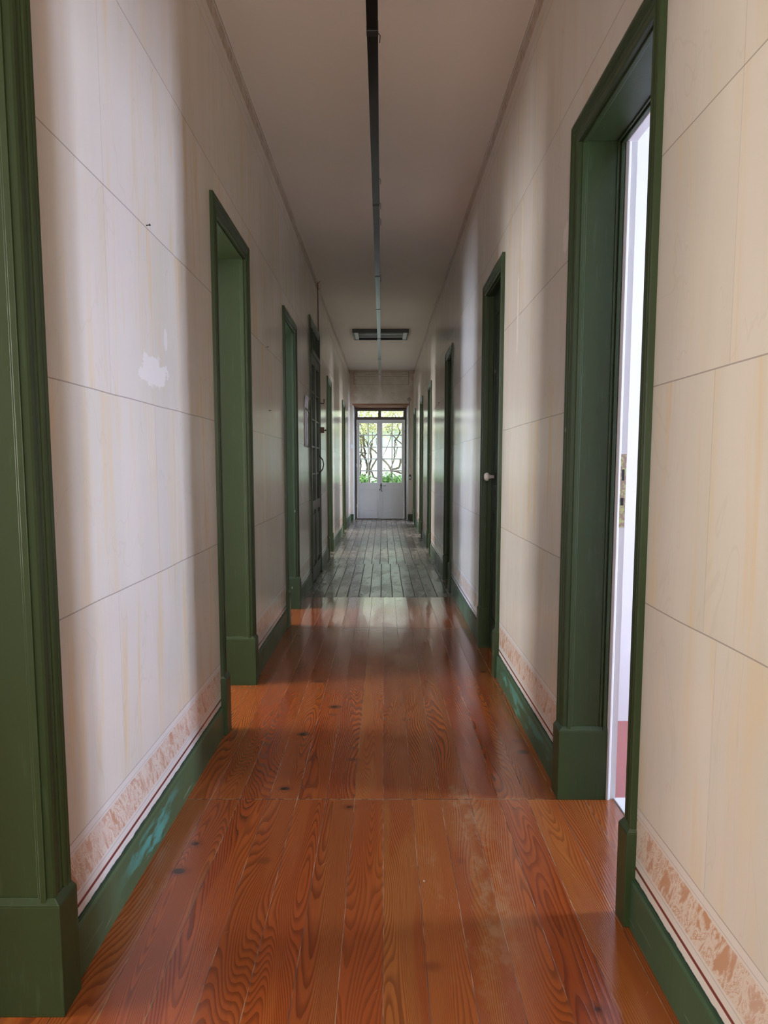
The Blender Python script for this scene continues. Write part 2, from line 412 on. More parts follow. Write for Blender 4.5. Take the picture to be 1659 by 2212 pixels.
g = G('strike_plate_metal'); x, y, z = g.xyz()
n = g.noise(g.vec(x, y, z), 90, 3, .6)
g.col(g.mix(g.ss(n, .45, .58), (.38, .27, .20), (.50, .55, .22))); g.rough(.4); g.b.inputs['Metallic'].default_value = .2
M['strike'] = g.mat

def glass(name, tint, refl):
    m = bpy.data.materials.new(name); m.use_nodes = True; t = m.node_tree; t.nodes.clear()
    o = t.nodes.new('ShaderNodeOutputMaterial'); mx = t.nodes.new('ShaderNodeMixShader')
    a = t.nodes.new('ShaderNodeBsdfTransparent'); a.inputs[0].default_value = (*tint, 1)
    b = t.nodes.new('ShaderNodeBsdfGlossy'); b.inputs[0].default_value = (1, 1, 1, 1); b.inputs['Roughness'].default_value = .02
    f = t.nodes.new('ShaderNodeFresnel'); f.inputs[0].default_value = refl
    t.links.new(f.outputs[0], mx.inputs[0]); t.links.new(a.outputs[0], mx.inputs[1]); t.links.new(b.outputs[0], mx.inputs[2])
    t.links.new(mx.outputs[0], o.inputs[0]); return m
M['glass'] = glass('clear_glass', (.96, .98, .97), 1.12)
M['darkglass'] = glass('dusty_dark_glass', (.5, .55, .52), 1.5)

# ---------------------------------------------------------------- layout
WL, WR, TH = 0.757, 0.685, 0.20
YB, YE = -2.5, 16.0
CW = 0.076
HEAD = 2.45
NEARW = {6: .056}
# side, near outer edge, far outer edge, head, leaf kind
DOORS = [
    (-1, .70, 1.56, HEAD, 'open'),
    (-1, 3.15, 3.975, HEAD, 'open'),
    (-1, 5.33, 6.10, HEAD, 'open'),
    (-1, 7.22, 8.29, 2.78, 'french'),
    (-1, 9.43, 10.19, HEAD, 'open'),
    (-1, 12.88, 13.68, HEAD, 'open'),
    (1, 1.79, 2.60, HEAD, 'white_room'),
    (1, 4.03, 4.81, HEAD, 'knob'),
    (1, 6.93, 7.68, HEAD, 'closed'),
    (1, 9.93, 10.62, HEAD, 'open'),
    (1, 12.09, 12.92, HEAD, 'open'),
    (1, 14.75, 15.6, HEAD, 'open'),
]
def wall_mesh(side, W):
    mb = MB(); y = YB - .1
    xa, xb = side * W, side * (W + TH)
    for s, a, b, h, k in sorted([d for d in DOORS if d[0] == side], key=lambda d: d[1]):
        ia, ib, ih = a + (.056 if k == 'white_room' else CW) - .02, b - CW + .02, h - CW + .02
        mb.box(xa, xb, y, ia, 0, 3.5); mb.box(xa, xb, ia, ib, ih, 3.5); y = ib
    mb.box(xa, xb, y, YE + .3, 0, 3.5)
    return mb
tag(wall_mesh(-1, WL).build('wall_left', M['wall_l']), 'left corridor wall painted with faded marbled stone blocks', 'wall', kind='structure')
tag(wall_mesh(1, WR).build('wall_right', M['wall_r']), 'right corridor wall painted with faded marbled stone blocks', 'wall', kind='structure')
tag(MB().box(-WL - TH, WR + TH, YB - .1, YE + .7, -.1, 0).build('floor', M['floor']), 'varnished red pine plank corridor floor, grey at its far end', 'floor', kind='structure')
cy0, cy1 = YB - .1, YE + .3
cm = MB().hexa([(-WL-TH, cy0, ceil_z(cy0)), (WR+TH, cy0, ceil_z(cy0)), (WR+TH, cy1, ceil_z(cy1)), (-WL-TH, cy1, ceil_z(cy1)),
                (-WL-TH, cy0, 3.6), (WR+TH, cy0, 3.6), (WR+TH, cy1, 3.6), (-WL-TH, cy1, 3.6)])
tag(cm.build('ceiling', M['ceiling']), 'plain plaster corridor ceiling with dim brownish shade', 'ceiling', kind='structure')
# back wall behind the photographer with an opening added for the fill light
bw = MB().box(-WL, -.55, YB - .1, YB, 0, 3.5).box(.5, WR, YB - .1, YB, 0, 3.5).box(-.55, .5, YB - .1, YB, 2.75, 3.5).box(-.55, .5, YB - .1, YB, 0, .6)
tag(bw.build('wall_back', M['wall_e']), 'corridor wall behind the photographer', 'wall', kind='structure')

# skirting boards
def skirt(side, W):
    mb = MB(); y = YB
    for s, a, b, h, k in sorted([d for d in DOORS if d[0] == side], key=lambda d: d[1]):
        pts = [(side * (W + .004), 0), (side * (W - .012), 0), (side * (W - .012), .130), (side * (W - .008), .138), (side * (W + .004), .138)]
        mb.poly_prism(pts, 1, y, a + .002); y = b - .002
    mb.poly_prism(pts, 1, y, YE)
    return mb
tag(skirt(-1, WL).build('baseboard_left', M['skirt_l']), 'green skirting board along the left wall with a scraped turquoise patch', 'baseboard', kind='structure')
tag(skirt(1, WR).build('baseboard_right', M['skirt_r']), 'green skirting board along the right wall with worn teal spots', 'baseboard', kind='structure')

# ---------------------------------------------------------------- doorways
PROF = [(-.001, -.02), (-.001, .010), (.004, .014), (.016, .014), (.020, .009), (.028, .011), (.034, .014), (.041, .011), (.045, .016),
        (.053, .018), (.058, .014), (.062, .018), (.072, .018), (CW, .015), (CW, -.004)]
PLH = .28
DLAB = {
 0: ('green panelled doorway at the left edge, nearest on the left wall, with a tall plinth block', 'doorway'),
 1: ('open green doorway second on the left wall, beside the bright light patch', 'doorway'),
 2: ('open green doorway third on the left wall, just before the glazed green door', 'doorway'),
 3: ('tall dark green glazed double door on the left wall with transom and curved pull', 'door'),
 4: ('open light green doorway on the left wall just past the glazed door', 'doorway'),
 5: ('narrow dark doorway furthest along the left wall near the end door', 'doorway'),
 6: ('green doorway nearest on the right wall, open onto a bright white room', 'doorway'),
 7: ('closed dark green door on the right wall with a white porcelain knob', 'door'),
 8: ('green doorway third on the right wall, past the door with the porcelain knob', 'doorway'),
 9: ('green doorway fourth on the right wall with a pale glint at its head', 'doorway'),
 10: ('dark green doorway fifth on the right wall, second from the end wall', 'doorway'),
 11: ('narrow dark doorway last on the right wall beside the end wall', 'doorway'),
}
def make_door(i, d):
    side, a, b, h, kind = d
    W = WL if side < 0 else WR
    nw = NEARW.get(i, CW); ia, ib, ih = a + nw, b - CW, h - CW
    kn = nw / CW; bot = 0.0 if kind == 'french' else PLH - .01
    D = lambda q: side * (W + q)          # q: metres behind the wall face
    root = tag(empty('door_%d' % (i + 1), (D(0), (a + b) / 2, 0)), DLAB[i][0], DLAB[i][1], kind='structure')
    # architrave: moulded profile swept round the opening with mitred corners
    mb = MB(); n = len(PROF)
    for s_, t_ in PROF:
        X = side * (W - t_)
        mb.v += [(X, ia - s_ * kn, bot), (X, ia - s_ * kn, ih + s_), (X, ib + s_, ih + s_), (X, ib + s_, bot)]
    for k in range(n):
        k2 = (k + 1) % n
        for j in range(3): mb.f.append((k*4+j, k2*4+j, k2*4+j+1, k*4+j+1))
    mb.build('architrave', M['green'], root)
    gd = .155 if kind == 'white_room' else TH + .01
    for yy, dr in ((ia, -1), (ib, 1)):   # dr: direction into the masonry
        mb = MB().box(D(-.008), D(gd), yy, yy + dr * .022, 0, ih + .02)
        for q0, q1, e in () if kind == 'french' else ((.004, .018, .007), (.018, .024, .004), (gd - .030, gd - .022, .005), (gd - .018, gd - .006, .010)):
            mb.box(D(q0), D(q1), yy - dr * e, yy + dr * .004, PLH - .01, ih)
        mb.build('jamb', M['green'], root, bevel=.0015)
        if kind == 'french': continue
        oy = (a if dr < 0 else b) + dr * .004
        cor = .006
        pl = MB()
        y0, y1 = yy - dr * .010, oy
        x0, x1 = D(-.027), D(gd + .001)
        pl.box(x0, x1, y0, y1, 0, PLH - .012)
        # weathered (sloping) top
        ix0, iy0, iy1 = D(-.014), yy - dr * .003, oy - dr * .006
        z0, z1 = PLH - .012, PLH + .006
        pl.hexa([(x0, y0, z0), (x1, y0, z0), (x1, y1, z0), (x0, y1, z0), (ix0, iy0, z1), (x1, iy0, z1), (x1, iy1, z1), (ix0, iy1, z1)])
        pl.build('plinth_block', M['plinth'], root, bevel=.002)
    mb = MB().box(D(-.008), D(gd), ia, ib, ih, ih + .022)
    for q0, q1, e in () if kind == 'french' else ((.004, .018, .007), (gd - .030, gd - .022, .005), (gd - .018, gd - .006, .010)):
        mb.box(D(q0), D(q1), ia, ib, ih - e, ih + .004)
    mb.build('head_lining', M['green'], root, bevel=.0015)
    mid = (a + b) / 2
    if kind == 'white_room':
        # white painted frame of the inner side
        for yy, dr in ((ia, -1), (ib, 1)):
            mb = MB().poly_prism([(D(gd), yy + dr * .02), (D(gd), yy - dr * .004), (D(gd + .008), yy - dr * .012), (D(gd + .014), yy - dr * .010),
                                  (D(gd + .018), yy - dr * .004), (D(TH - .006), yy - dr * .004), (D(TH - .006), yy + dr * .02), (D(TH - .014), yy + dr * .02), (D(TH - .014), yy + dr * .02)], 2, 0, ih + .03)
            fr = tag(mb.build('inner_frame', M['white'], root), 'white painted inner door frame')
            if dr > 0:
                st = tag(MB().box(D(gd + .012), D(TH - .008), yy - .0065, yy + .002, 1.035, 1.300).build('strike_plate', M['strike'], root), 'worn brass strike plate with two slots')
                MB().box(D(gd + .022), D(TH - .014), yy - .0072, yy, 1.205, 1.245).build('latch_slot', M['black'], st)
                MB().box(D(gd + .020), D(TH - .014), yy - .0072, yy, 1.115, 1.142).build('bolt_slot', M['black'], st)
        MB().box(D(gd), D(TH - .006), ia - .02, ib + .02, ih - .004, ih + .06).build('inner_head', M['white'], root, bevel=.004)
        MB().box(D(TH - .012), D(TH + .035), ia, ib, -.02, .005).build('threshold', M['white'], root, bevel=.002)
    if kind in ('knob', 'closed'):
        q = .050 if kind == 'knob' else .12
        lf = MB().box(D(q), D(q + .04), ia + .001, ib - .001, .012, ih - .001)
        wd = ib - ia
        for z0, z1 in ((.22, .98), (1.12, ih - .14)):
            for t0, t1, e in ((.10, .112, .008),):
                ya, yb_ = ia + t0, ib - t0
                lf.box(D(q - e), D(q), ya, ya + .014, z0, z1); lf.box(D(q - e), D(q), yb_ - .014, yb_, z0, z1)
                lf.box(D(q - e), D(q), ya + .014, yb_ - .014, z0, z0 + .014); lf.box(D(q - e), D(q), ya + .014, yb_ - .014, z1 - .014, z1)
        leaf = lf.build('door_leaf', M['dark_green'], root, bevel=.001)
        if kind == 'knob':
            ky, kz = 4.575, 1.185
            MB().lathe((D(q + .001), ky, kz), (-side, 0, 0), [(0, .028), (.004, .028), (.008, .018), (.010, .010)]).build('knob_rose', M['iron'], leaf, smooth=True)
            MB().lathe((D(q - .006), ky, kz), (-side, 0, 0), [(0, .010), (.022, .011), (.034, .014), (.040, .026), (.046, .027), (.052, .028), (.058, .025), (.066, .018), (.068, .0)], 24).build('door_knob', M['porcelain'], leaf, smooth=True)['label'] = 'white porcelain knob'
            MB().box(D(q - .006), D(q), ky - .018, ky + .018, 1.035, 1.095).build('keyhole_plate', M['iron'], leaf, bevel=.002)
            MB().box(D(q - .004), D(q), ky - .016, ky + .016, .88, .94).build('keyhole_plate', M['iron'], leaf, bevel=.002)
    if kind == 'french':
        q = -.012; zt = 2.42
        tr = MB().box(D(q - .01), D(q + .045), ia, ib, zt, zt + .05)
        for k in range(5):
            yy = ia + (ib - ia) * (k / 4.0); yy = min(max(yy, ia + .015), ib - .015)
            tr.box(D(q), D(q + .04), yy - .015, yy + .015, zt + .05, ih)
        tr.box(D(q + .002), D(q + .038), ia, ib, ih - .02, ih)
        tro = tr.build('transom', M['dark_green'], root, bevel=.002)
        MB().box(D(q + .02), D(q + .024), ia, ib, zt + .05, ih - .02).build('transom_glass', M['darkglass'], tro)
        for y0, y1 in ((ia + .003, mid - .001), (mid + .001, ib - .003)):
            lf = MB(); st = .065
            lf.box(D(q), D(q + .04), y0, y0 + st, .012, zt - .002).box(D(q), D(q + .04), y1 - st, y1, .012, zt - .002)
            lf.box(D(q), D(q + .04), y0 + st, y1 - st, .012, .17).box(D(q), D(q + .04), y0 + st, y1 - st, zt - .10, zt - .002).box(D(q), D(q + .04), y0 + st, y1 - st, .78, .88)
            lf.box(D(q + .018), D(q + .03), y0 + st, y1 - st, .17, .78)
            lf.box(D(q + .006), D(q + .03), y0 + st + .04, y1 - st - .04, .22, .73)
            for k in range(1, 5):
                zz = .88 + k * (zt - .10 - .88) / 5; lf.box(D(q + .004), D(q + .034), y0 + st, y1 - st, zz - .009, zz + .009)
            leaf = lf.build('door_leaf', M['dark_green'], root, bevel=.0015)
            MB().box(D(q + .018), D(q + .022), y0 + st, y1 - st, .88, zt - .10).build('glass_pane', M['darkglass'], leaf)
            if y1 > mid + .1:
                hy = y1 - st / 2 - .04
                pts = [(D(q), hy, 1.16), (D(-.015), hy, 1.175), (D(-.05), hy, 1.215), (D(-.062), hy, 1.27), (D(-.05), hy, 1.325), (D(-.015), hy, 1.365), (D(q), hy, 1.38)]
                MB().tube(pts, .0065, 8).box(D(q - .004), D(q), hy - .02, hy + .02, 1.10, 1.19).box(D(q - .004), D(q), hy - .02, hy + .02, 1.35, 1.43).build('pull_handle', M['iron'], leaf, smooth=True)['label'] = 'curved dark iron pull handle'
    return root
for i, d in enumerate(DOORS): make_door(i, d)

# ---------------------------------------------------------------- side rooms
def room(idx, side, y0, y1, floor_mat, win=None, xout=3.9):
    W = (WL if side < 0 else WR) + TH
    x0, x1 = side * (W + .001), side * xout; e = side * .1
    mb = MB().box(x0, x1 + e, y0 - .05, y0, 0, 3.0).box(x0, x1 + e, y1, y1 + .05, 0, 3.0)
    if win:
        yc, wd, z0, h = win
        mb.box(x1, x1 + e, y0, yc - wd / 2, 0, 3.0).box(x1, x1 + e, yc + wd / 2, y1, 0, 3.0)
        mb.box(x1, x1 + e, yc - wd / 2, yc + wd / 2, 0, z0).box(x1, x1 + e, yc - wd / 2, yc + wd / 2, z0 + h, 3.0)
        wf = MB(); a, b = yc - wd / 2, yc + wd / 2
        for (p, q_, r, s_) in ((a, a + .05, z0, z0 + h), (b - .05, b, z0, z0 + h), (a, b, z0, z0 + .05), (a, b, z0 + h - .05, z0 + h), (yc - .02, yc + .02, z0, z0 + h)):
            wf.box(x1 + e * .3, x1 + e * .7, p, q_, r, s_)
        tag(wf.build('window_%d' % idx, M['white']), 'unseen white casement window lighting side room %s' % ('left' if side < 0 else 'right'), 'window', kind='structure')
    else:
        mb.box(x1, x1 + e, y0, y1, 0, 3.0)
    tag(mb.build('wall_side_room', M['room']), 'white plaster walls of a side room', 'wall', kind='structure')
    tag(MB().box(x0, x1 + e, y0 - .05, y1 + .05, 3.0, 3.1).build('ceiling_side_room', M['room']), 'white ceiling of a side room', 'ceiling', kind='structure')
    tag(MB().box(x0, x1 + e, y0 - .05, y1 + .05, -.1, 0).build('floor_side_room', floor_mat), 'floor of a side room', 'floor', kind='structure')
W8 = [(w_[1], w_[2], w_[3], w_[4]) for w_ in WIN]
room(1, -1, -.9, 2.2, M['floor'], W8[0])
room(2, -1, 2.35, 4.5, M['floor'], W8[1])
room(3, -1, 4.65, 6.95, M['floor'], W8[2])
room(4, -1, 7.1, 8.75, M['floor'], None, 2.6)
room(5, -1, 8.9, 11.6, M['floor'], W8[3])
room(6, -1, 11.8, 15.2, M['floor'], W8[4])
room(7, 1, .6, 3.33, M['redfloor'], W8[5])
room(8, 1, 8.8, 11.2, M['floor'], W8[6])
room(9, 1, 11.35, 13.3, M['floor'], W8[7])
room(10, 1, 13.45, 16.1, M['floor'], W8[8])  # unseen lit room and window, added to throw light onto the end wall

# ---------------------------------------------------------------- end wall and garden door
OX0, OX1, OH = -.683, .566, 2.615      # opening in the wall face
BX0, BX1, BH = -.655, .525, 2.56       # opening at the door plane
YD = YE + .33
ew = MB()
def fr(x0, x1, z0, z1): ew.box(x0, x1, YE, YD + .12, z0, z1)
fr(-WL, BX0 - .04, 0, 3.5); fr(BX1 + .06, WR, 0, 3.5); fr(BX0 - .04, BX1 + .06, OH + .03, 3.5)
for q in ((-WL, -WL - TH), (WR, WR + TH)): ew.box(q[0], q[1], YE + .3, YD + .12, 0, 3.5)
tag(ew.build('wall_end', M['wall_e']), 'end wall above and beside the garden door, stained beige with a panelled frieze', 'wall', kind='structure')
rv = MB()
rv.hexa([(OX0 - .02, YE - .001, 0), (OX0, YE - .001, 0), (BX0, YD + .1, 0), (OX0 - .02, YD + .1, 0), (OX0 - .02, YE - .001, OH), (OX0, YE - .001, OH), (BX0, YD + .1, OH), (OX0 - .02, YD + .1, OH)])
rv.hexa([(OX1, YE - .001, 0), (OX1 + .02, YE - .001, 0), (OX1 + .02, YD + .1, 0), (BX1, YD + .1, 0), (OX1, YE - .001, OH), (OX1 + .02, YE - .001, OH), (OX1 + .02, YD + .1, OH), (BX1, YD + .1, OH)])
tag(rv.build('trim_1', M['white_old']), 'white splayed reveals either side of the garden door', 'trim', kind='structure')
tag(MB().hexa([(OX0 - .02, YE - .001, OH), (OX1 + .02, YE - .001, OH), (OX1 + .02, YD + .1, BH), (OX0 - .02, YD + .1, BH), (OX0 - .02, YE - .001, OH + .04), (OX1 + .02, YE - .001, OH + .04), (OX1 + .02, YD + .1, OH + .04), (OX0 - .02, YD + .1, OH + .04)]).build('trim_2', M['lintel']), 'rusty brown soffit above the garden door', 'trim', kind='structure')
tag(MB().box(-WL, OX0 - .0, YE - .014, YE + .01, 0, .138).box(OX1, WR, YE - .014, YE + .01, 0, .138).build('baseboard_end', M['skirt_e']), 'dark green skirting either side of the garden door', 'baseboard', kind='structure')

root = tag(empty('door_13', (0, YD, 0)), 'white glazed double door to the garden at the end of the corridor', 'door', kind='structure')
TB, TT = 2.32, 2.375
MB().box(BX0, BX0 + .035, YD, YD + .09, 0, BH).box(BX1 - .03, BX1, YD, YD + .09, 0, BH).build('door_frame', M['brown_wood'], root)
XC = -.085
tr = MB().box(BX0 + .035, BX1 - .03, YD - .01, YD + .08, 2.315, 2.375).box(BX0 + .035, BX1 - .03, YD - .01, YD + .08, 2.515, BH)
tr.box(BX0 + .0351, BX0 + .06, YD, YD + .06, 2.375, 2.515).box(BX1 - .06, BX1 - .03, YD, YD + .06, 2.375, 2.515).box(XC - .035, XC + .035, YD - .005, YD + .07, 2.375, 2.515)
tro = tag(tr.build('transom', M['brown_wood'], root, bevel=.003), 'dark brown transom with two low panes')
for a, b in ((BX0 + .06, XC - .035), (XC + .035, BX1 - .06)):
    MB().box(a, b, YD + .03, YD + .034, 2.375, 2.515).build('transom_pane', M['glass'], tro)
lx0, lx1 = BX0 + .035, BX1 - .03
for li, (a, b) in enumerate(((lx0 + .004, XC - .001), (XC + .001, lx1 - .004))):
    zb, zt = (.013 if li == 0 else .019), 2.312; st0 = .062; st1 = .062; lf = MB(); y0, y1 = YD + .005, YD + .045
    gz0, gz1 = .855, 2.232
    lf.box(a, a + st0, y0, y1, zb, zt).box(b - st1, b, y0, y1, zb, zt)
    lf.box(a + st0, b - st1, y0, y1, gz1, zt).box(a + st0, b - st1, y0, y1, .70, gz0).box(a + st0, b - st1, y0, y1, zb, .20)
    lf.box(a + st0, b - st1, y0 + .014, y1 - .01, .20, .70)
    xm = (a + b) / 2
    lf.box(xm - .011, xm + .011, y0 + .006, y1 - .006, gz0, gz1)
    for k in range(1, 5):
        zz = gz0 + (gz1 - gz0) * k / 5; lf.box(a + st0, b - st1, y0 + .008, y1 - .008, zz - .011, zz + .011)
    leaf = tag(lf.build('door_leaf', M['white'], root, bevel=.003), '%s white leaf with ten small panes' % ('left' if li == 0 else 'right'))
    MB().box(a + st0, b - st1, y0 + .018, y0 + .022, gz0, gz1).build('glass_panes', M['glass'], leaf)
    hx = a - .004 if li == 0 else b + .004
    for hz in (.32, 1.26, 2.12):
        MB().tube([(hx, y0 - .006, hz - .04), (hx, y0 - .006, hz + .04)], .009, 8).build('hinge', M['white'], leaf, smooth=True)
    if li == 0:
        MB().box(b - .024, b + .016, y0 - .014, y0 + .001, zb + .01, zt - .01).build('astragal', M['white'], leaf, bevel=.004)
        MB().box(b - .050, b - .030, y0 - .012, y0, .04, .28).box(b - .050, b - .030, y0 - .012, y0, 2.06, 2.28).build('bolt', M['white'], leaf, bevel=.003)
    else:
        MB().box(a + .022, a + .046, y0 - .004, y0, .765, .835).build('keyhole_plate', M['iron'], leaf)
        MB().lathe((a + .115, y0, .80), (0, -1, 0), [(0, .034), (.006, .034), (.010, .026), (.012, .020), (.026, .012), (.034, .020), (.046, .024), (.054, .018), (.056, 0)], 20).build('door_knob', M['porcelain'], leaf, smooth=True)['label'] = 'round whitish knob on a dark ring plate'
ka = lx0; kx = XC + .001 + .034; ky = YD - .004
k = MB().tube([(kx, YD + .003, .80), (kx, ky - .035, .80)], .005, 6)
k.tube([(kx + .016 * math.cos(t), ky - .035, .785 + .016 * math.sin(t)) for t in [i * math.pi / 6 for i in range(13)]], .003, 6)
k.tube([(kx, ky - .036, .769), (kx - .012, ky - .034, .735), (kx - .032, ky - .03, .690)], .006, 6).tube([(kx + .002, ky - .036, .769), (kx + .008, ky - .034, .73), (kx + .012, ky - .03, .655)], .006, 6)
k.box(kx - .044, kx - .022, ky - .034, ky - .028, .672, .698).box(kx + .004, kx + .022, ky - .034, ky - .028, .645, .668)
tag(k.build('key_bunch', M['iron']), 'small bunch of dark keys hanging in the lock of the white garden door', 'keys')
tag(MB().box(BX0, BX1, YD - .06, YD + .09, -.02, .012).build('trim_3', M['brown_wood']), 'dark worn threshold under the garden door', 'trim', kind='structure')

# things on the end wall
c_ = MB().tube([(.592, YE - .012, 2.70), (.600, YE - .010, 2.3), (.607, YE - .010, 1.6), (.612, YE - .010, 1.19)], .008, 8)
tag(c_.build('cable_conduit', M['conduit'], smooth=True), 'thin painted conduit running down the end wall right of the garden door', 'conduit')
tag(MB().lathe((.588, YE, 2.75), (0, -1, 0), [(0, .042), (.02, .042), (.03, .03), (.032, 0)]).build('junction_box', M['conduit'], smooth=True), 'small round junction box on the end wall, top right of the garden door', 'junction box')
sw = tag(empty('light_switch', (.615, YE, .99)), 'small dark light switch low on the end wall right of the garden door', 'switch')
MB().box(.592, .640, YE - .012, YE, .93, 1.05).build('switch_plate', M['iron'], sw, bevel=.003)
MB().box(.600, .626, YE - .018, YE - .010, .955, 1.0).build('rocker', M['white'], sw, bevel=.002)
sw = tag(empty('light_switch', (-.72, YE, 1.69)), 'small white switch plate on the end wall, left of the garden door', 'switch')
MB().box(-.752, -.70, YE - .010, YE, 1.645, 1.735).build('switch_plate', M['white_old'], sw, bevel=.003)
MB().box(-.735, -.717, YE - .015, YE - .008, 1.67, 1.71).build('rocker', M['white'], sw, bevel=.002)

# ---------------------------------------------------------------- ceiling channel and luminaire
def trx(y): return -.038 - .0023 * y
TZ = EYE + 1.77
tk = tag(empty('cable_trunking', (trx(7), 7, TZ)), 'long dark narrow channel hanging under the ceiling along the whole corridor', 'trunking')
cuts = [YB + .01, 3.05, 4.95, 6.75, 8.15, 10.0, 11.9, 13.9, YE - .005]
for a, b in zip(cuts, cuts[1:]):
    xa, xb = trx(a), trx(b); hw = .0235
    MB().hexa([(xa-hw, a+.003, TZ), (xa+hw, a+.003, TZ), (xb+hw, b-.003, TZ), (xb-hw, b-.003, TZ), (xa-hw, a+.003, TZ+.035), (xa+hw, a+.003, TZ+.035), (xb+hw, b-.003, TZ+.035), (xb-hw, b-.003, TZ+.035)]).build('channel_length', M['track'], tk, bevel=.002)
for y in cuts[1:-1]:
    x = trx(y)
    j = MB().box(x - .0245, x + .0245, y - .02, y + .02, TZ - .002, TZ + .038).build('joint_clip', M['iron'], tk, bevel=.001)
    MB().tube([(x, y, TZ + .036), (x, y, ceil_z(y) + .002)], .003, 6).build('hanger_rod', M['iron'], j)
for y, dz in ((3.08, .01), (4.55, .01), (4.95, .02), (5.25, .03), (6.75, .05)):
    x = trx(y) + .022
    MB().tube([(x, y, TZ + .02), (x + .010, y, TZ + .008), (x + .008, y + .02, TZ - dz)], .0018, 6).build('wire_tail', M['iron'], tk, smooth=True)

LX0, LX1, LY0, LY1 = -.485, .40, 11.12, 11.78
lz = ceil_z(11.5) - .004
lm = tag(empty('ceiling_light', (-.045, 11.45, lz)), 'unlit twin tube ceiling light set crosswise far down the corridor', 'light')
h = MB().box(LX0, LX1, LY0, LY0 + .02, lz - .055, lz + .01).box(LX0, LX1, LY1 - .02, LY1, lz - .055, lz + .01).box(LX0, LX0 + .02, LY0 + .02, LY1 - .02, lz - .055, lz + .01).box(LX1 - .02, LX1, LY0 + .02, LY1 - .02, lz - .055, lz + .01).box(LX0 + .02, LX1 - .02, LY0 + .02, LY1 - .02, lz - .012, lz + .01)
h.build('housing', M['black'], lm, bevel=.002)
for yy in (LY0 + .20, LY0 + .44):
    MB().tube([(LX0 + .07, yy, lz - .035), (LX1 - .07, yy, lz - .035)], .016, 12).build('lamp_tube', M['tube'], lm, smooth=True)
for a, b in ((LX0 + .025, LX0 + .085), (LX1 - .085, LX1 - .025)):
    MB().box(a, b, LY0 + .05, LY1 - .05, lz - .052, lz - .01).build('end_cap', M['tube'], lm, bevel=.004)

# ---------------------------------------------------------------- small things on the left wall
pn = tag(empty('paper_notice', (-WL, 6.85, 1.5)), 'glossy pale lilac notice pinned on the left wall before the glazed green door', 'notice')
nb = MB(); N = 10
for k_ in range(N + 1):
    z_ = 1.44 + .49 * k_ / N; bul = .004 + .012 * max(0, (k_ - 7) / 3.0) ** 2
    for y_ in (6.72, 6.95, 7.16): nb.v += [(-WL + bul + (.004 if y_ == 6.95 else 0), y_, z_)]
for k_ in range(N):
    for j in range(2): nb.f.append((k_*3+j, k_*3+j+1, (k_+1)*3+j+1, (k_+1)*3+j))
pp = nb.build('sheet', M['paper'], pn, smooth=True); sm_ = pp.modifiers.new('t', 'SOLIDIFY'); sm_.thickness = .001
MB().box(-WL, -WL + .012, 6.725, 7.155, 1.79, 1.81).build('printed_bar', M['brown_wood'], pn)
MB().tube([(-WL + .001, 8.34, 1.99), (-WL + .05, 8.34, 1.985), (-WL + .055, 8.34, 2.0), (-WL + .055, 8.34, 2.04)], .005, 6).build('tmp', M['iron'], None, smooth=True)
hk = bpy.data.objects['tmp']; hk.name = 'wall_hook'; hk.data.name = 'wall_hook'
tag(hk, 'small dark iron hook sticking out of the left wall past the glazed green door', 'hook')
bx = tag(empty('door_catch', (-WL, 8.40, 1.68)), 'small grey box with a dark knob on the left wall past the glazed green door', 'door catch')
MB().box(-WL, -WL + .05, 8.37, 8.43, 1.645, 1.712).build('catch_body', M['cable'], bx, bevel=.003)
MB().lathe((-WL + .049, 8.40, 1.675), (1, 0, 0), [(0, .006), (.012, .006), (.016, .014), (.024, .014), (.028, .0)], 12).build('knob', M['iron'], bx, smooth=True)
tag(MB().tube([(-WL + .004, 8.24, 2.78), (-WL + .004, 8.24, 3.30), (-WL + .006, 8.23, 3.345), (-WL + .03, 8.22, 3.36)], .005, 6).tube([(-WL + .018 + .014 * math.cos(t), 8.24, 3.31 + .035 * math.sin(t)) for t in [i * math.pi / 6 for i in range(13)]], .002, 5).build('wall_cable', M['cable'], smooth=True),
    'thin red brown cable rising from the glazed green door to the ceiling', 'cable')
for (s_, y_, z_, lab) in ((-1, 2.305, 2.022, 'tiny nail on the upper painted joint of the left wall, in the bright patch'),
                       (-1, 4.60, 2.022, 'tiny nail on the left wall between the second and third doorways, upper'),
                       (-1, 4.66, 1.62, 'tiny nail on the left wall between the second and third doorways, lower'),
                       (1, 8.6, 2.02, 'tiny dark nail on the right wall beyond the third doorway')):
    W = WL if s_ < 0 else WR
    tag(MB().lathe((s_ * W, y_, z_), (-s_, 0, .15), [(-.005, .002), (.010, .0015), (.0101, .0035), (.013, .0035)], 8).build('wall_nail', M['iron'], smooth=True), lab, 'nail')

# ---------------------------------------------------------------- garden
tag(MB().box(-9, 9, YD + .12, 30, -.22, -.12).build('ground', M['ground']), 'pale garden paving outside the end door', 'ground', kind='structure')
tag(MB().box(-9, 9, 21.0, 21.2, -.2, 2.35).build('garden_wall', M['gwall']), 'whitewashed garden wall behind the bare vine stems', 'garden wall', kind='structure')

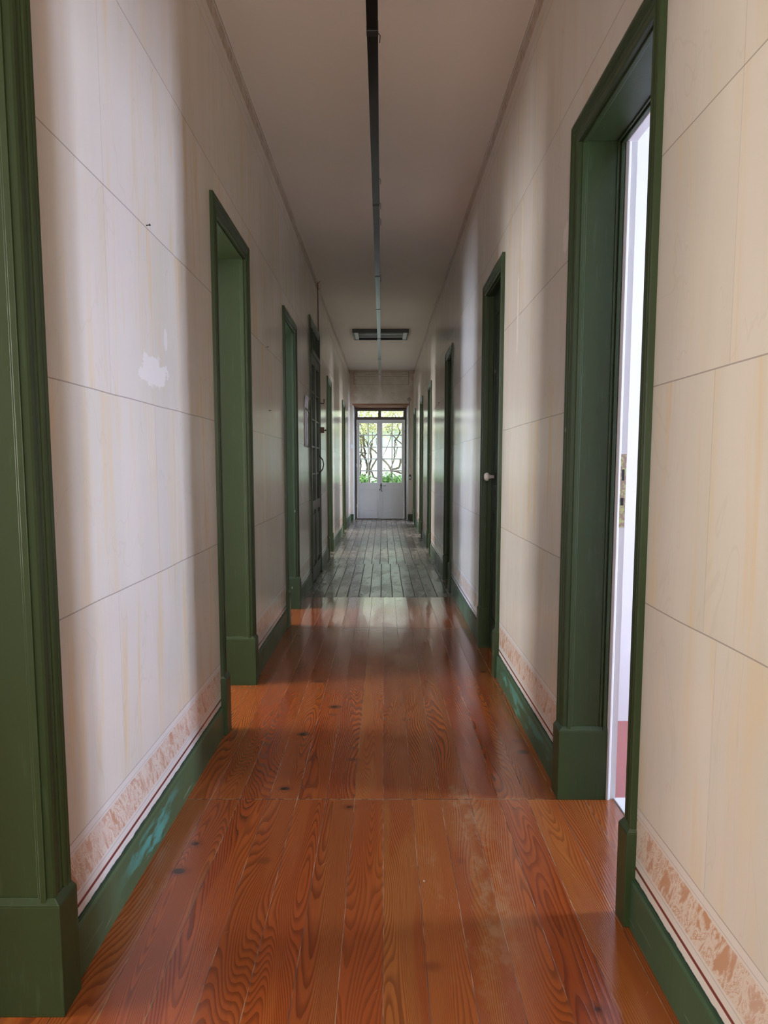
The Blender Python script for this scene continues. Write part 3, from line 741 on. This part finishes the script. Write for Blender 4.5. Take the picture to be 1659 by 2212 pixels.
def gp(px, py, Y):      # layout helper in picture coordinates of the garden panes, 13 units per pixel
    X = (770 + px / 13.01 - 828) / 1500 * Y; Z = EYE + (1005 - (880 + py / 13.01)) / 1500 * Y
    return (X, Y, Z)
def stems(lst, Y, seed):
    rd = random.Random(seed); mb = MB()
    for pts, r in lst:
        P = []
        for i, p in enumerate(pts):
            yo = Y + rd.uniform(-.12, .12)
            P.append(gp(p[0], p[1], yo))
        Q = []
        for i in range(len(P) - 1):
            for k in range(4):
                t = k / 4; a = Vector(P[i]); b = Vector(P[i+1])
                Q.append(a.lerp(b, t) + Vector((rd.uniform(-1, 1), rd.uniform(-1, 1), rd.uniform(-1, 1))) * .008)
        Q.append(Vector(P[-1]))
        n = len(Q); mb.tube(Q, [r * .85 * (1.15 - .35 * i / n) * rd.uniform(.85, 1.15) for i in range(n)], 7)
    return mb
def leaves(centres, n, size, seed, spread):
    rd = random.Random(seed); mb = MB()
    for i in range(n):
        c = Vector(rd.choice(centres)) + Vector((rd.gauss(0, spread[0]), rd.gauss(0, spread[1]), rd.gauss(0, spread[2])))
        a = Vector((rd.uniform(-1, 1), rd.uniform(-1, 1), rd.uniform(-.7, 1))).normalized(); L = size * rd.uniform(.6, 1.4)
        s_ = a.cross(Vector((rd.uniform(-1, 1), rd.uniform(-1, 1), rd.uniform(-1, 1)))).normalized() * L * .28
        up = a.cross(s_).normalized() * L * .1
        b = len(mb.v); mb.v += [tuple(c), tuple(c + a * L * .5 + s_ + up), tuple(c + a * L), tuple(c + a * L * .5 - s_ + up)]
        mb.f.append((b, b+1, b+2, b+3))
    return mb
t = tag(empty('vine_tree', gp(130, 3200, 18.4)), 'brown crooked vine trunk behind the left half of the left glass leaf', 'tree')
stems([([(110, 790), (200, 880), (300, 990), (330, 1100)], .030), ([(60, 600), (110, 790), (140, 1140), (150, 1300), (90, 1430)], .026), ([(210, 780), (205, 900), (215, 1140), (245, 1250), (230, 1430)], .028),
       ([(60, 1255), (290, 1300)], .022), ([(150, 1320), (240, 1420), (275, 1500), (310, 1700), (290, 1830), (180, 1960), (150, 2400), (140, 3200)], .030),
       ([(120, 1430), (122, 1600), (115, 1760), (105, 1900), (170, 1960)], .026), ([(240, 790), (120, 500), (80, 200)], .014), ([(300, 790), (250, 640), (330, 300)], .014), ([(130, 900), (260, 1100)], .018)], 18.4, 1).build('stems', M['bark'], t, smooth=True)
leaves([gp(150, 600, 18.4), gp(240, 520, 18.4), gp(120, 950, 18.4), gp(420, 520, 18.4), gp(520, 560, 18.4), gp(180, 150, 18.4), gp(440, 170, 18.4)], 1900, .045, 5, (.13, .10, .10)).build('foliage', M['leaf2'], t)
t = tag(empty('vine_tree', gp(400, 3200, 19.3)), 'forked brown vine trunk behind the right half of the left glass leaf', 'tree')
stems([([(440, 1000), (400, 1150), (385, 1290), (425, 1420), (375, 1600), (365, 1740), (375, 1900), (370, 2100), (380, 3200)], .033), ([(420, 1130), (500, 1220), (590, 1310), (700, 1380)], .024),
       ([(620, 1400), (560, 1480), (470, 1620), (400, 1760), (430, 1830), (490, 1970), (600, 2010)], .026), ([(600, 730), (460, 900), (360, 1040), (410, 1090)], .015), ([(450, 700), (455, 900), (450, 1070)], .012),
       ([(470, 480), (360, 640), (260, 760)], .016), ([(360, 640), (580, 620)], .010), ([(565, 880), (560, 1060)], .010)], 19.3, 2).build('stems', M['bark'], t, smooth=True)
t = tag(empty('vine_tree', gp(1060, 3200, 20.0)), 'brown twisted vine with a reddish fork behind the right glass leaf', 'tree')
stems([([(1010, 600), (960, 850), (880, 1070), (750, 1370), (690, 1460)], .010), ([(980, 760), (1100, 880), (1240, 1010), (1300, 1080)], .020), ([(1230, 700), (1150, 860), (1080, 950), (1080, 1100), (1060, 1150), (1075, 1280), (1055, 1420), (1040, 1500), (1005, 1600), (960, 1720)], .023),
       ([(1080, 940), (1140, 1090)], .012), ([(1160, 1100), (1130, 1250), (1080, 1400)], .012), ([(700, 1430), (780, 1500), (900, 1620), (950, 1720), (1010, 1790), (1120, 1800), (1240, 1840), (1320, 1860)], .030),
       ([(1245, 1450), (1235, 1560), (1200, 1690), (1100, 1720), (1020, 1740)], .032), ([(880, 1810), (820, 1900), (740, 1990)], .008), ([(900, 1830), (980, 1900)], .006), ([(830, 560), (890, 730)], .012), ([(800, 580), (980, 540)], .012),
       ([(1190, 620), (1130, 430), (1080, 200)], .014), ([(1200, 640), (1230, 740)], .014), ([(960, 1720), (1010, 2100), (1040, 3200)], .03)], 20.0, 3).build('stems', M['bark'], t, smooth=True)
leaves([gp(880, 560, 20.0), gp(800, 640, 20.0), gp(1090, 560, 20.0), gp(1180, 520, 20.0), gp(1000, 480, 20.0), gp(820, 170, 20.0), gp(1000, 170, 20.0), gp(1200, 170, 20.0)], 1700, .045, 7, (.13, .10, .10)).build('foliage', M['leaf2'], t)
for (px, py, Y, sp, n, lab) in ((140, 2080, 17.6, (.10, .08, .08), 200, 'bright green leafy shrub low behind the left glass leaf'),
                                (900, 2060, 17.1, (.12, .08, .08), 240, 'bright green leafy shrub low behind the middle of the right glass leaf'),
                                (1120, 2090, 17.7, (.09, .07, .06), 120, 'small green shrub low behind the right edge of the right glass leaf')):
    p = gp(px, py, Y)
    sh = tag(empty('garden_shrub', (p[0], p[1], -.12)), lab, 'shrub')
    leaves([p, (p[0], p[1], p[2] - .15)], n * 2, .10, int(px), sp).build('foliage', M['leaf'], sh)
    MB().tube([(p[0], p[1], -.14), (p[0] + .02, p[1], p[2] * .5), (p[0], p[1], p[2])], [.018, .014, .006], 6).build('stem', M['bark'], sh)
tag(leaves([(x_ * .35, 20.75, 2.85 + .25 * math.sin(x_ * 2.3)) for x_ in range(-12, 13)], 5200, .10, 11, (.25, .08, .28)).build('vine_canopy', M['leaf2']), 'yellow green hedge of leaves above the whitewashed garden wall', 'hedge', kind='stuff')

for o in bpy.data.objects:
    if '_abs' in o: del o['_abs']
